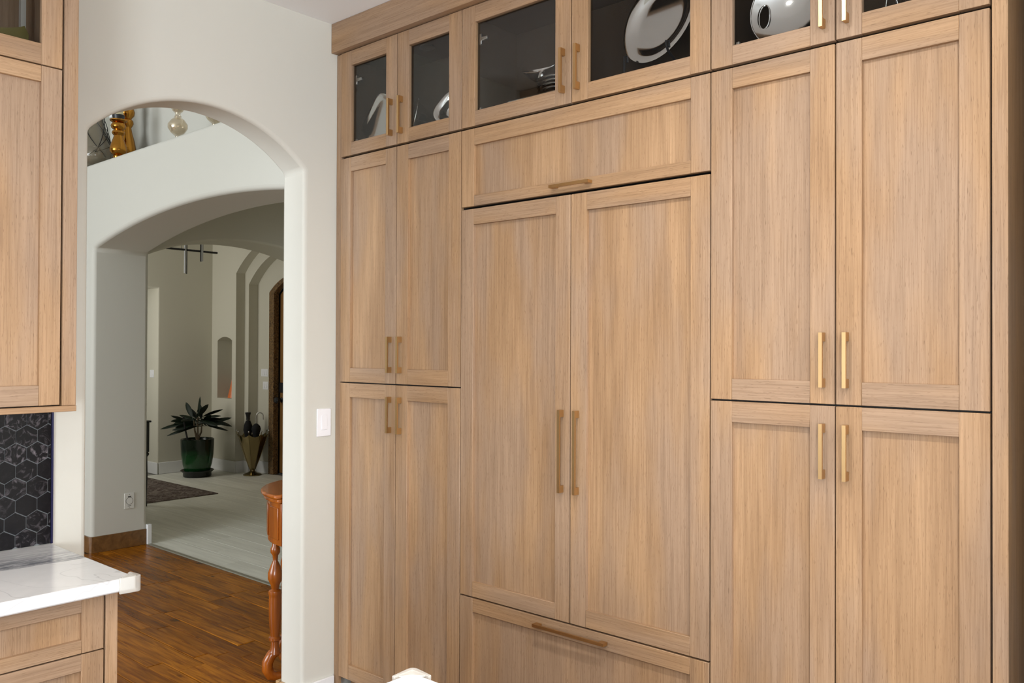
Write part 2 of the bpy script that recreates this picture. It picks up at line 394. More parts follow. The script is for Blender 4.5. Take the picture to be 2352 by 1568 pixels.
# kitchen shell
struct('wall_back', B(-3.292, 3.5, 3.12, 3.25, 0, 3.3), M_['paint'])
struct('wall_side_return', B(-.335, 3.5, 2.22, 3.12, 0, 3.176), M_['paint'])  # unseen wall added to keep the cabinet's right side in shade
struct('wall_right', grid_slab('x', 3.4, 3.55, [-3.3, .2, 2.0, 2.22], [0, .8, 2.4, 3.3], lambda i, j: i == 1 and j == 1), M_['paint'])
struct('wall_front', grid_slab('y', -3.2, -3.35, [-3.292, -3.05, -1.95, .4, 3.1, 3.4], [0, .65, .9, 2.25, 3.3], lambda i, j: (i == 3 and j in (1, 2)) or (i == 1 and j == 2)), M_['paint'])
struct('ceiling', B(-3.2925, 3.5, -3.3, 3.2, CEIL, 3.3), M_['ceil'])
# window frames (behind the camera and in the rooms beyond)
def window(n, axis, p, a0, a1, z0, z1, t=.05, d=.06, mull=2):
    root = empty('window_%d' % n, kind='structure')
    def put(nm, u0, u1, w0, w1, q0, q1, mat):
        mk(nm, B(u0, u1, q0, q1, w0, w1) if axis == 'y' else B(q0, q1, u0, u1, w0, w1), mat, root)
    put('window_frame', a0, a1, z0, z0+t, p, p+d, M_['white']); put('window_frame', a0, a1, z1-t, z1, p, p+d, M_['white'])
    put('window_frame', a0, a0+t, z0+t, z1-t, p, p+d, M_['white']); put('window_frame', a1-t, a1, z0+t, z1-t, p, p+d, M_['white'])
    for i in range(1, mull+1):
        u = a0+(a1-a0)*i/(mull+1); put('mullion', u-.025, u+.025, z0+t, z1-t, p, p+d, M_['white'])
window(1, 'y', -3.30, .4, 3.1, .65, 2.25)
window(2, 'x', 3.44, .2, 2.0, .8, 2.4, mull=1)
window(5, 'y', -3.30, -3.05, -1.95, .9, 2.25, mull=1)  # unseen window added for the handle reflections
window(3, 'y', -4.1, -7.15, -3.75, .8, 3.4, mull=3)
window(4, 'y', 3.33, -10.6, -9.7, .95, 2.85, mull=1)  # assumed window, set so its light only grazes the far foyer wall

# floors
fl = struct('floor', B(-11.3, 3.5, -4.2, 3.312, -.12, -.008), plain('stained_floor_boards', (.16, .085, .04, 1), .6))
tf = struct('floor_foyer', B(-13.2, -3.3, 3.313, 6.5, -.12, -.006), M_['tilegrout'])
rows, y = [], .95
while y < 3.27:
    w = random.choice((.085, .11, .14)); w = min(w, 3.298-y); rows.append((y, y+w)); y += w
cache = {}
def plank_piece(nm, x0, x1, y0, y1, z, h, mat, parent, ch=.0022):
    key = (nm, round(x1-x0, 2), round(y1-y0, 3))
    if key not in cache:
        bm = bmesh.new(); L, Wd = (x1-x0)/2, (y1-y0)/2
        lo = [bm.verts.new((sx*L, sy*Wd, -h)) for sx, sy in ((-1, -1), (1, -1), (1, 1), (-1, 1))]
        mi = [bm.verts.new((sx*L, sy*Wd, -ch)) for sx, sy in ((-1, -1), (1, -1), (1, 1), (-1, 1))]
        hi = [bm.verts.new((sx*(L-ch), sy*(Wd-ch), 0)) for sx, sy in ((-1, -1), (1, -1), (1, 1), (-1, 1))]
        for a, b in ((lo, mi), (mi, hi)):
            for i in range(4): bm.faces.new((a[i], a[(i+1) % 4], b[(i+1) % 4], b[i]))
        bm.faces.new(hi)
        o = mk(nm, bm, mat, parent); cache[key] = o
    else:
        o = cache[key].copy(); C.objects.link(o); o.parent = parent
    o.location = ((x0+x1)/2, (y0+y1)/2, z)
    return o
for r, (y0, y1) in enumerate(rows):
    x = -7.25 - random.random()*.9
    while x < -3.05:
        L = random.choice((.45, .65, .85, 1.05, 1.3)); x1 = x+L
        if x1 > -7.1 and (x < -6.97 or True) and not (x1 < -6.97 and y0 > 2.83):
            a, b = max(x, -7.2 if y1 < 2.85 else -6.968), min(x1, -2.95 if y1 < 2.2 else -3.47)
            if y0 < 1.33 and a < WX < b: pass
            if b-a > .04: plank_piece('plank', a+.001, b-.001, y0+.001, y1-.001, random.uniform(-.0012, .0012), .0065, M_['plank'], fl, .003)
        x = x1
yy = 3.335; r = 0
while yy < 6.2:
    x = -10.68 - (r % 3)*.4
    while x < -3.5:
        a, b = max(x, -10.66), min(x+1.2, -3.48)
        if b-a > .05: plank_piece('floor_tile', a+.001, b-.001, yy+.001, min(yy+.2, 6.21)-.001, 0, .0055, M_['tile'], tf, .001)
        x += 1.2
    yy += .2; r += 1
mk('threshold_strip', prism([(3.298, 0), (3.334, 0), (3.331, .006), (3.303, .006)], 'x', -6.95, -3.48), plain('threshold_metal', (.30, .28, .22, 1), .4, .4), None, 'thin worn threshold strip between wood planks and pale tiles', 'threshold')

# baseboards
def base(nm, bm, mat, bev=.003): return struct(nm, bm, M_[mat], bevel=bev)
base('baseboard_kitchen', B(WX, WX+.014, 2.289-.01, 2.463, 0, .095), 'white')
base('baseboard_jamb', B(WB+.01, WX-.03, 2.275, 2.29, 0, .075), 'honeybase')
base('baseboard_hall_side', prism([(WB-.014, 2.275), (WB+.02, 2.275), (WB+.02, 2.289), (WB, 2.289), (WB, 2.85), (WB-.014, 2.85)], 'z', 0, .075), 'honeybase')
base('baseboard_hall', prism([(-11.0, 2.840), (-6.985, 2.840), (-6.985, 2.8555), (-11.0, 2.8555)], 'z', 0, .13), 'woodbase')
base('baseboard_hall_jamb', prism([(-6.984, 2.840), (-6.972, 2.840), (-6.956, 2.856), (-6.956, 3.299), (-6.9695, 3.299), (-6.9695, 2.870), (-6.984, 2.8555)], 'z', 0, .13), 'woodbase')
base('trim_corner_post', B(-6.975, -6.938, 3.300, 3.335, .0, .165), 'white')
base('baseboard_foyer_far', B(-10.68, -10.664, 5.214, 5.95, 0, .15), 'white')
base('baseboard_foyer_opening', B(-11.09, -10.664, 5.184, 5.2, 0, .15), 'white')
base('baseboard_foyer_niche', B(-10.664, -10.056, 5.934, 5.95, 0, .15), 'white')
base('baseboard_foyer_step_one', B(-10.07, -10.056, 5.95, 6.062, 0, .15), 'white')
base('baseboard_foyer_step_two', B(-10.07, -9.958, 6.062, 6.078, 0, .15), 'white')
base('baseboard_foyer_step_three', B(-9.972, -9.958, 6.078, 6.20, 0, .15), 'white')
base('baseboard_foyer_door', B(-9.972, -9.665, 6.198, 6.214, 0, .15), 'white')

# front door
dr = empty('door_1', (-9.08, 6.214, 0), kind='structure')
ao = arc(0, .585, 2.36, .22, 32); ai = arc(0, .475, 2.345, .185, 32)
mk('door_casing', prism([(-.585, 0)]+ao+[(.585, 0), (.475, 0)]+ai[::-1]+[(-.475, 0)], 'y', -.03, .05), M_['casing'], dr, bevel=.006)
nb = 6
for i in range(nb):
    x0 = -.455+.91*i/nb; x1 = -.455+.91*(i+1)/nb
    aa = [p for p in arc(0, .455, 2.33, .175, 36)]
    topz = lambda x: 2.33+.175-((.455**2+.175**2)/.35-math.sqrt(((.455**2+.175**2)/.35)**2-min(x*x, .455**2)))
    pts = [(x0+.002, .02), (x1-.002, .02)] + [(x1-.002-(x1-x0-.004)*q/4, topz(x1-.002-(x1-x0-.004)*q/4)) for q in range(5)]
    mk('door_plank', prism(pts, 'y', .055, .095), M_['doorwood'], dr, bevel=.004)
mk('door_backing', prism([(-.555, 0), (.555, 0)]+arc(0, .555, 2.35, .212, 24)[::-1]+[], 'y', .10, .12), M_['carcass'], dr)
hp = mk('strap_hinge', B(-.455, -.20, .046, .056, 1.06, 1.19), M_['black'], dr, label='black iron plate', bevel=.004)  # plate of the door handle, above the knob
mk('door_knob', lathe([(0, 0), (.03, .0), (.034, .01), (.012, .02), (.012, .05), (.035, .06), (.042, .085), (.03, .105), (0, .11)], 20), M_['black'], dr)
kb = [x for x in dr.children if x.name.startswith('door_knob')][0]; kb.rotation_euler = (PI/2, 0, 0); kb.location = (-.405, .055, .965)

# ------------------------------------------------------------------ shaker cabinetry (local frame: x right, z up, front faces -y at y=0)
def handle_bm(L, w=.011, p=.027, vertical=True):
    bm = bmesh.new()
    def bx(a0, a1, b0, b1, y0, y1):
        if vertical: box(bm, a0, a1, y0, y1, b0, b1)
        else: box(bm, b0, b1, y0, y1, a0, a1)
    # profile swept as one connected outline (side view), depth w
    o = [(0, 0), (0, L), (-p, L), (-p, 0)]
    t = .0075; e = .026
    out = [(0, 0), (-p, 0), (-p, L), (0, L), (0, L-e), (-p+t, L-e), (-p+t, e), (0, e)]
    bm.free(); bm = bmesh.new()
    def P(q, s):
        y, l = q
        return (s, y, l-L/2) if vertical else (l-L/2, y, s)
    A = [bm.verts.new(P(q, -w/2)) for q in out]; D = [bm.verts.new(P(q, w/2)) for q in out]
    n = len(out)
    for i in range(n): bm.faces.new((A[i], A[(i+1) % n], D[(i+1) % n], D[i]))
    for q in ((0, 1, 6, 7), (1, 2, 5, 6), (2, 3, 4, 5)):
        bm.faces.new([A[i] for i in q]); bm.faces.new([D[i] for i in q[::-1]])
    return bm

def door(parent, x0, x1, z0, z1, sw=.073, rw=.066, handle=None, glass=False, name='door', rt_=None, rb_=None, th=.020):
    rtp = rt_ or rw; rbt = rb_ or rw; g = .0022
    x0 += g; x1 -= g
    if glass:
        d = mk(name, B(x0+sw-.008, x1-sw+.008, .0115, .0155, z0+rbt-.008, z1-rtp+.008), M_['glass'], parent, label='clear glass door')
    else:
        d = mk(name, B(x0+sw-.008, x1-sw+.008, .0135, .0190, z0+rbt-.008, z1-rtp+.008), M_['oak_v'], parent)
    bv = .0012
    mk('stile', B(x0, x0+sw, 0, th, z0, z1), M_['oak_v'], d, bevel=bv, seg=1); mk('stile', B(x1-sw, x1, 0, th, z0, z1), M_['oak_v'], d, bevel=bv, seg=1)
    mk('rail', B(x0+sw, x1-sw, 0.0003, th, z0, z0+rbt), M_['oak_h'], d, bevel=bv, seg=1); mk('rail', B(x0+sw, x1-sw, .0003, th, z1-rtp, z1), M_['oak_h'], d, bevel=bv, seg=1)
    if handle:
        hx, hz, L, vert = handle
        mk('handle', handle_bm(L, vertical=vert), M_['brass'], d, label='brushed brass bar pull', smooth=1, loc=(hx, 0, hz))
    return d

X = [-3.254, -2.853, -2.451, -1.886, -1.321, -.920, -.518]
OFF = .034
ZT, ZG0, ZG1, ZF0, ZF1, ZM, ZB = 3.034, 2.544, 2.534, 2.219, 2.208, 1.4815, .639
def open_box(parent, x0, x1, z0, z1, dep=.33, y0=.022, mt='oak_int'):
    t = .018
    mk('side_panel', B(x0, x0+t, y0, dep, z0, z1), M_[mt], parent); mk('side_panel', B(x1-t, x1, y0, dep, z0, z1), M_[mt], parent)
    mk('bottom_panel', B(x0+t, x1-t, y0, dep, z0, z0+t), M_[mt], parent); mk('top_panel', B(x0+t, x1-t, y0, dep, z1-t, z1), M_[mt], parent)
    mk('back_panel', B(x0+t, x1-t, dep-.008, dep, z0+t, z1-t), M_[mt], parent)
def hinge(parent, x, z):
    bm = bmesh.new(); box(bm, x, x+.012, .022, .034, z-.022, z+.022); 
    mk('hinge', prism([(x, z-.022), (x+.012, z-.022), (x+.012, z-.008), (x+.045, z-.006), (x+.045, z+.006), (x+.012, z+.008), (x+.012, z+.022), (x, z+.022)], 'y', .023, .034), M_['nickel'], parent, bevel=.002); bm.free()

def display_cabinet(x0, xm, x1, label):
    r = empty('display_cabinet', (0, DY, 0), label=label, cat='cabinet', group='glass display cabinets along the top of the cabinet wall')
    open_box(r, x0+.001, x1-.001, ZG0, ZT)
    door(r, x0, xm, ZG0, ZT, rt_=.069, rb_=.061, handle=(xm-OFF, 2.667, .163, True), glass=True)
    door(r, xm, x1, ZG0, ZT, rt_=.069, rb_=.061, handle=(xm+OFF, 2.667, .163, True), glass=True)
    for hz in (2.90, 2.60): hinge(r, x0+.076, hz)
    bm = lathe([(0, 0), (.034, 0), (.036, -.006), (.026, -.008), (0, -.008)], 24)
    p = mk('puck_light', bm, M_['nickel'], r); p.location = ((x0+x1)/2+.02, .16, ZT-.019)
    return r
display_cabinet(X[0], X[1], X[2], 'leftmost oak wall cabinet with two glass doors below the crown moulding, square silver tray inside')
display_cabinet(X[2], X[3], X[4], 'widest oak cabinet with two glass doors, oval silver platter inside')
display_cabinet(X[4], X[5], X[6], 'rightmost oak cabinet with two glass doors, round silver dish with grip hole inside')

def tall_cabinet(x0, xm, x1, label):
    r = empty('pantry_cabinet', (0, DY, 0), label=label, cat='cabinet', group='tall oak pantry cabinets on either side of the refrigerator')
    mk('body', B(x0+.001, x1-.001, .026, .62, .1, ZG1), M_['carcass'], r)
    mk('toe_kick', B(x0+.001, x1-.001, .075, .10, .002, .099), M_['oak_h'], r)
    for a, b, s in ((x0, xm, -1), (xm, x1, 1)):
        door(r, a, b, ZM+.0027, ZG1, handle=(xm+s*OFF, 1.613, .160, True))
        door(r, a, b, .10, ZM-.0027, rb_=.07, handle=(xm+s*OFF, 1.347, .160, True))
    return r
tall_cabinet(X[0], X[1], X[2], 'narrower-looking tall oak pantry left of the refrigerator, next to the white light switch')
tall_cabinet(X[4], X[5], X[6], 'tall oak pantry with four doors right of the refrigerator, largest in the photo')
r = empty('bridge_cabinet', (0, DY, 0), label='wide oak cabinet with one lift-up panel door above the refrigerator doors', cat='cabinet')
mk('body', B(X[2]+.001, X[4]-.001, .026, .60, ZF0+.002, ZG1), M_['carcass'], r)
door(r, X[2], X[4], ZF0, ZG1, sw=.070, rt_=.068, rb_=.043, handle=((X[2]+X[4])/2+.006, ZF0+.024, .18, False))
r = empty('refrigerator', (0, DY, 0), label='built-in refrigerator behind two tall oak panel doors and one bottom drawer', cat='refrigerator')
mk('body', B(X[2]+.001, X[4]-.001, .026, .62, .1, ZF1), M_['carcass'], r); mk('toe_kick', B(X[2]+.001, X[4]-.001, .075, .10, .002, .099), M_['oak_h'], r)
xm = X[3]
door(r, X[2], xm, ZB+.003, ZF1, sw=.068, rt_=.064, rb_=.06, handle=(xm-OFF-.001, 1.267, .303, True))
door(r, xm, X[4], ZB+.003, ZF1, sw=.070, rt_=.064, rb_=.062, handle=(xm+OFF+.001, 1.267, .303, True))
door(r, X[2], X[4], .10, ZB-.003, sw=.070, rt_=.055, rb_=.07, handle=(xm+.006, .607, .325, False), name='drawer')
mk('filler_panel', B(WX+.002, X[0]-.002, DY+.004, DY+.02, .0, 3.034), M_['oak_v'], None, 'narrow oak filler strip between the beige wall and left pantry', 'panel', bevel=.001)
mk('end_panel', B(X[6]+.003, -.478, DY, 3.118, .0, 3.034), M_['oak_v'], None, 'oak end panel at the far right of the cabinet wall', 'panel', bevel=.0012)
mk('crown_moulding', B(WX+.001, -.476, DY-.030, DY+.28, 3.038, 3.1765), M_['oak_h'], None, 'plain oak crown board running along the ceiling above the glass cabinets', 'moulding', bevel=.002)

# ------------------------------------------------------------------ left cabinets on the arched wall (front faces +x)
def left_root(name, fx, **kw): return empty(name, (fx, 0, 0), PI/2, **kw)     # local x = world y, local -y = world +x
r = left_root('wall_cabinet', -2.96, label='oak wall cabinet at the left edge, glass door above, panel door below', cat='cabinet')
yl, yr = .30, 1.112
dp = .332
mk('body', B(yl, yr+.002, .026, dp, 1.449, 2.555), M_['carcass'], r)
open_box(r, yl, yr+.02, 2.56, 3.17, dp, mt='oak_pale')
door(r, .68, yr, 1.452, 2.556, sw=.064, rt_=.052, rb_=.066)
door(r, yl, .68, 1.452, 2.556, sw=.064, rt_=.052, rb_=.066)
door(r, .68, yr, 2.560, 3.12, sw=.064, rt_=.052, rb_=.068, glass=True)
door(r, yl, .68, 2.560, 3.12, sw=.064, rt_=.052, rb_=.068, glass=True)
mk('face_stile', B(yr+.0035, 1.160, -.002, .022, 1.449, 3.17), M_['oak_v'], r, bevel=.001, seg=1)
mk('end_panel', B(yr+.0205, 1.160, .0225, dp, 1.449, 3.17), M_['oak_v'], r)
mk('light_rail', B(yl, 1.161, -.004, dp, 1.429, 1.4485), M_['oak_h'], r, bevel=.001, seg=1)
mk('divider', B(1.052, 1.068, .205, .225, 2.578, 3.15), plain('pale_divider', (.42, .40, .36, 1), .4), r)

r = left_root('base_cabinet', -2.68, label='oak base cabinet with drawers under the marble counter', cat='cabinet')
mk('body', B(.0, 1.138, .026, .610, .1, .878), M_['carcass'], r)
mk('toe_kick', B(.0, 1.17, .075, .10, .002, .099), M_['oak_h'], r)
door(r, .36, 1.141, .713, .880, sw=.066, rt_=.044, rb_=.041, name='drawer')
door(r, .36, 1.141, .440, .709, sw=.066, rt_=.05, rb_=.05, name='drawer')
door(r, .36, 1.141, .10, .436, sw=.066, rt_=.05, rb_=.05, name='drawer')
mk('face_stile', B(1.1435, 1.180, -.002, .022, .1, .884), M_['oak_v'], r, bevel=.001, seg=1)
mk('end_panel', B(1.1435, 1.180, .0225, .611, .002, .884), M_['oak_v'], r)

# countertop on the base cabinet
def slab(name, pts, z0, z1, mat, label, cat):
    bm = prism(pts, 'z', z0, z1)
    return mk(name, bm, mat, None, label, cat, bevel=.006, seg=2)
CT0, CT1 = .889, .930
slab('countertop', [(-3.284, -.2), (-2.625, -.2), (-2.625, 1.211), (-3.292+.004, 1.211)], CT0, CT1, M_['marble'], 'white marble countertop with a grey streaked vein on the left base cabinet', 'countertop')
# clear corner guards
def corner_guard(cx, cy, dx, dy, ztop, th, label):
    """L-shaped soft clear guard hugging a square slab corner; dx,dy point outward"""
    root = empty('corner_guard', (cx, cy, ztop), label=label, cat='corner guard')
    t, L, ov = .009, .052, .020
    n = 10; pts = []
    # outer line: straight leg, rounded nose, straight leg
    out = [(dx*t, -dy*L)] + [(dx*(t+.004)*1.0, -dy*.02)]
    rr = .016
    cxx, cyy = dx*(t-rr+.006), dy*(t-rr+.006)
    out = [(dx*t, -dy*L)]
    for i in range(n+1):
        a = (PI/2)*i/n
        out.append((cxx+dx*rr*math.cos(a), cyy+dy*rr*math.sin(a)))
    out.append((-dx*L, dy*t))
    inn = [(-dx*L, dy*.0008), (dx*.0008, dy*.0008), (dx*.0008, -dy*L)]
    mk('guard_wall', prism(out+inn, 'z', -th-.004, .004), M_['guard'], root, bevel=.002)
    top = [(dx*.0008, -dy*L*.8), (dx*.0008, dy*.0008), (-dx*L*.8, dy*.0008), (-dx*.8*L, -dy*ov*.25), (-dx*ov, -dy*ov), (-dx*ov*.25, -dy*.8*L)]
    mk('guard_flap', prism(top, 'z', .0008, .004), M_['guard'], root)
    return root
corner_guard(-2.625, 1.211, 1, 1, CT1, CT1-CT0, 'clear plastic corner guard on the left marble countertop')

# island whose corner peeks in at the bottom
slab('island_countertop', [(-1.40, .42), (-.62, .42), (-.62, 1.262), (-1.40, 1.262)], .889, .930, M_['marble2'], 'white marble island top, only its corner showing at the bottom edge', 'countertop')
ir = empty('kitchen_island', (0, 0, 0), label='island cabinet below the white marble corner at the bottom edge', cat='island')
mk('body', B(-1.34, -.68, .48, 1.20, .10, .888), M_['oak_v'], ir); mk('toe_kick', B(-1.28, -.74, .54, 1.14, .002, .099), M_['carcass'], ir)
corner_guard(-1.40, 1.262, -1, 1, .93, .041, 'clear plastic corner guard on the island tip at the bottom edge')

# backsplash
bs = mk('backsplash', B(WX+.0008, WX+.006, -.2, 1.203, .931, 1.428), M_['grout'], None, 'black marbled hexagon tile backsplash between counter and wall cabinet', 'backsplash')
mk('edge_trim', B(WX+.0008, WX+.013, 1.2035, 1.2105, .931, 1.428), M_['edge'], bs, label='dark blue metal edge strip')
HWd, HH = .0705, .0805; px_, pz_ = HWd+.0025, (HH+.0029)*.75
px_ = .0705; pz_ = .0612*1.0
px_ = .0705; pz_ = .0612
import itertools
def clip(poly, y0, y1, z0, z1):
    def cut(P, f, lim, sgn):
        out = []
        for i in range(len(P)):
            a, b = P[i], P[(i+1) % len(P)]; da, db = sgn*(a[f]-lim), sgn*(b[f]-lim)
            if da <= 0: out.append(a)
            if (da < 0 < db) or (db < 0 < da):
                t = da/(da-db); out.append((a[0]+t*(b[0]-a[0]), a[1]+t*(b[1]-a[1])))
        return out
    for f, lim, s in ((0, y1, 1), (0, y0, -1), (1, z1, 1), (1, z0, -1)):
        poly = cut(poly, f, lim, s)
        if len(poly) < 3: return None
    return poly
hz0 = 1.2635
for row in range(-7, 6):
    zc = hz0 - 0 + row*pz_
    for col in range(0, 13):
        yc = 1.1575 + (.03525 if (row % 2) else 0) + .0 - (col-1)*px_
        if yc < .52: continue
        R = (px_-.0028)/math.sqrt(3)
        poly = [(yc+R*math.sin(PI/3*q), zc+R*math.cos(PI/3*q)) for q in range(6)]
        poly = clip(poly, -.1, 1.2015, .932, 1.4275)
        if not poly: continue
        ar = abs(sum(poly[i][0]*poly[(i+1) % len(poly)][1]-poly[(i+1) % len(poly)][0]*poly[i][1] for i in range(len(poly))))/2
        if ar < 2e-4: continue
        mk('hex_tile', prism(poly, 'x', WX+.0055, WX+.0105), M_['hex'], bs)

# ------------------------------------------------------------------ switches and outlets
def plate(name, loc, facing, w, h, gangs, label, mat='plate', kind='rocker', cat='switch'):
    """facing: '+x','-y' ; plate lies on the wall at loc"""
    rz = {'+x': PI/2, '-y': 0}[facing]
    root = empty(name, loc, rz, label=label, cat=cat)
    mk('cover_plate', B(-w/2, w/2, -.006, -.0003, -h/2, h/2), M_[mat], root, bevel=.003)
    for g_ in range(gangs):
        gx = (g_-(gangs-1)/2)*.046
        if kind == 'rocker':
            mk('rocker_frame', B(gx-.0175, gx+.0175, -.0072, -.0062, -.035, .035), M_[mat], root, bevel=.0005, seg=1)
            mk('rocker', prism([(-.0075, -.031), (-.0115, -.031), (-.0085, .031), (-.0075, .031)], 'x', gx-.0145, gx+.0145), M_[mat], root)
        if kind == 'toggle':
            mk('toggle', B(gx-.006, gx+.006, -.016, -.0062, -.010, .012), M_[mat], root)
    return root
plate('light_switch', (WX, 2.402, 1.293), '+x', .080, .130, 1, 'white rocker light switch on the beige wall beside the left pantry')
plate('light_switch', (-9.80, 6.214, 1.312), '-y', .16, .10, 3, 'white triple switch plate beside the arched front door, the upper of two', 'plate')
plate('light_switch', (-9.775, 6.214, 1.145), '-y', .125, .105, 2, 'white double switch plate beside the arched front door, the lower of two', 'plate')
plate('light_switch', (-10.84, 5.2, 1.297), '-y', .11, .10, 1, 'small white switch on the lit jamb left of the dark foyer wall')
vi = empty('vacuum_inlet', (-6.97, 3.157, .380), PI/2, label='ivory central vacuum inlet plate low on the arch jamb in the hall', cat='wall outlet')
mk('cover_plate', B(-.041, .041, -.006, -.0003, -.064, .064), M_['platedim'], vi, bevel=.002)
ld = mk('inlet_lid', lathe([(0, 0), (.026, 0), (.027, .003), (0, .004)], 28), M_['platedim'], vi); ld.rotation_euler = (PI/2, 0, 0); ld.location = (0, -.0062, .0)
gr = mk('lid_groove', lathe([(.027, .0005), (.0295, .0005), (.0295, .0012), (.027, .0012), (.027, .0005)], 28), M_['slot'], vi); gr.rotation_euler = (PI/2, 0, 0); gr.location = (0, -.0062, 0)
mk('lid_hinge', B(-.012, .012, -.010, -.0062, .032, .039), M_['slot'], vi); mk('lid_lip', B(-.013, .013, -.0085, -.0062, -.042, -.039), M_['slot'], vi)
for zz in (.052, -.052): mk('screw', B(-.002, .002, -.0075, -.0062, zz-.002, zz+.002), M_['slot'], vi)

# ------------------------------------------------------------------ silver pieces behind the glass
def dish_bm(a, b, depth, flat=.55, lip=.14, th=.002, n=48, m=12, expo=2.0):
    """shallow superelliptic dish in local xz plane, opening towards -y, thickness th"""
    def prof(s):      # s 0..1 radial -> depth offset (positive = back)
        if s < flat: return depth
        if s < 1-lip:
            q = (s-flat)/(1-lip-flat); return depth*(1-(3*q*q-2*q**3))
        q = (s-(1-lip))/lip; return -.004*math.sin(q*PI)
    bm = bmesh.new(); sides = []
    for off in (0, th):
        cvert = bm.verts.new((0, prof(0)+off, 0)); rings = []
        for j in range(1, m+1):
            s = j/m; ring = []
            for i in range(n):
                t = 2*PI*i/n; cx, sx = math.cos(t), math.sin(t)
                ux = math.copysign(abs(cx)**(2/expo), cx); uz = math.copysign(abs(sx)**(2/expo), sx)
                ring.append(bm.verts.new((a*s*ux, prof(s)+off, b*s*uz)))
            rings.append(ring)
        for i in range(n): bm.faces.new((cvert, rings[0][i], rings[0][(i+1) % n]))
        for p, q in zip(rings, rings[1:]):
            for i in range(n): bm.faces.new((p[i], p[(i+1) % n], q[(i+1) % n], q[i]))
        sides.append(rings[-1])
    for i in range(n): bm.faces.new((sides[0][i], sides[0][(i+1) % n], sides[1][(i+1) % n], sides[1][i]))
    return bm
def orient(o, loc, lean=0, spin=0, turn=0):
    """turn about z, lean back about x, spin in the dish plane"""
    o.matrix_world = Matrix.Translation(loc) @ Matrix.Rotation(turn, 4, 'Z') @ Matrix.Rotation(-lean, 4, 'X') @ Matrix.Rotation(spin, 4, 'Y')
SH = ZG0+.018
G1 = 'silver serving pieces behind the cabinet glass'
o = mk('serving_tray', dish_bm(.128, .108, .006, .80, .06, expo=6), M_['silver'], None, 'square silver tray tilted on its corner behind the leftmost glass door', 'tray', G1, smooth=60)
orient(o, (-3.043, 2.555, 2.703), .16, .50, .10)
o = mk('serving_bowl', dish_bm(.095, .100, .095, .15, .06), M_['silver'], None, 'deep silver bowl on edge behind the second glass door from the left', 'bowl', G1, smooth=60)
orient(o, (-2.850, 2.560, 2.675), .20, .3, -.62)
o = mk('serving_tray', dish_bm(.085, .085, .028, .35, .12, expo=3), M_['silver'], None, 'small silver tray partly hidden by the stile behind the second glass door', 'tray', G1, smooth=60)
orient(o, (-2.600, 2.565, 2.675), .25, .65, .35)
# stack on a raised black tray
yb = 2.62
tr = mk('serving_tray', B(-2.232, -1.90, 2.508, 2.76, SH+.001, SH+.062), M_['black'], None, 'black rectangular raised tray under the stack of silver plates', 'tray', bevel=.003)
mk('rim_strip', B(-2.234, -1.898, 2.5065, 2.5078, SH+.0585, SH+.0615), M_['silver'], tr, label='thin silver rim')
ps = [(.088, .0), (.090, .014), (.091, .028), (.094, .042), (.098, .056)]
nm_ = ['bottommost', 'second from the bottom', 'middle', 'second from the top', 'topmost']
for i, (rr, dz) in enumerate(ps):
    mk('plate', lathe([(0, .003), (.05, .003), (.062, .007), (rr, .013), (rr+.002, .0145), (rr, .0155), (.060, .010), (.048, .0058), (0, .0058)], 40), M_['silver'], None,
       '%s silver plate of the stack on the black tray behind glass' % nm_[i], 'plate', 'stack of silver plates', loc=(-2.055, yb, SH+.062+dz), smooth=50)
bm = bmesh.new(); n, m = 40, 10; th = .002; last = []
for off in (0, th):
    rings = []; cv = bm.verts.new((0, 0, .0-off))
    for j in range(1, m+1):
        s = j/m; ring = []
        for i in range(n):
            t = 2*PI*i/n; x = s*.085*math.cos(t); yv = s*.048*math.sin(t)*(1-.35*abs(math.cos(t)))
            z = .052*s**2.1+.030*s*s*max(0, math.cos(t))**3+.008*s*s*max(0, -math.cos(t))**2
            ring.append(bm.verts.new((x, yv, z-off)))
        rings.append(ring)
    for i in range(n): bm.faces.new((cv, rings[0][i], rings[0][(i+1) % n]))
    for p, q in zip(rings, rings[1:]):
        for i in range(n): bm.faces.new((p[i], p[(i+1) % n], q[(i+1) % n], q[i]))
    last.append(rings[-1])
for i in range(n): bm.faces.new((last[0][i], last[0][(i+1) % n], last[1][(i+1) % n], last[1][i]))
o = mk('serving_bowl', bm, M_['silver'], None, 'boat-shaped silver bowl tipped on top of the plate stack', 'bowl', G1, smooth=60)
o.matrix_world = Matrix.Translation((-2.125, yb-.01, SH+.141)) @ Matrix.Rotation(.5, 4, 'Z') @ Matrix.Rotation(.42, 4, 'X') @ Matrix.Rotation(-.15, 4, 'Y')
# oval platter on easel
o = mk('oval_platter', dish_bm(.142, .168, .018, .60, .10), M_['silver'], None, 'large oval silver platter leaning on a black easel behind glass', 'platter', G1, smooth=60)
orient(o, (-1.580, 2.570, 2.812), .16, .55, -.05)
es = empty('plate_easel', (-1.60, 2.57, SH), label='black wire easel holding the large oval silver platter', cat='easel')
for sx in (-1, 1):
    x = sx*.085
    zt = .115 if sx > 0 else .100
    mk('easel_leg', tube([(x*.7, .13, .002), (x*.95, .06, .035), (x, .012, .05+.03*(sx > 0)), (x, -.045, .03+.075*(sx > 0)), (x, -.058, .04+.085*(sx > 0)), (x-.002, -.055, zt+.02), (x+.004, -.046, zt+.022), (x+.004, -.044, zt)], .0045, 8), M_['black'], es)
mk('easel_strut', tube([(-.06, .13, .004), (0, .15, .10), (.06, .13, .004)], .003, 8), M_['black'], es)
# handled dish with an oval grip hole
bm = bmesh.new(); n, m = 64, 14; a = .132
hole_c = (-.094, -.006); hr = (.018, .040)
def dz(x, z):
    s = min(1, math.hypot(x, z)/a)
    return .045*(1-s**2.2)
bm2 = bmesh.new()
ring_prev = None
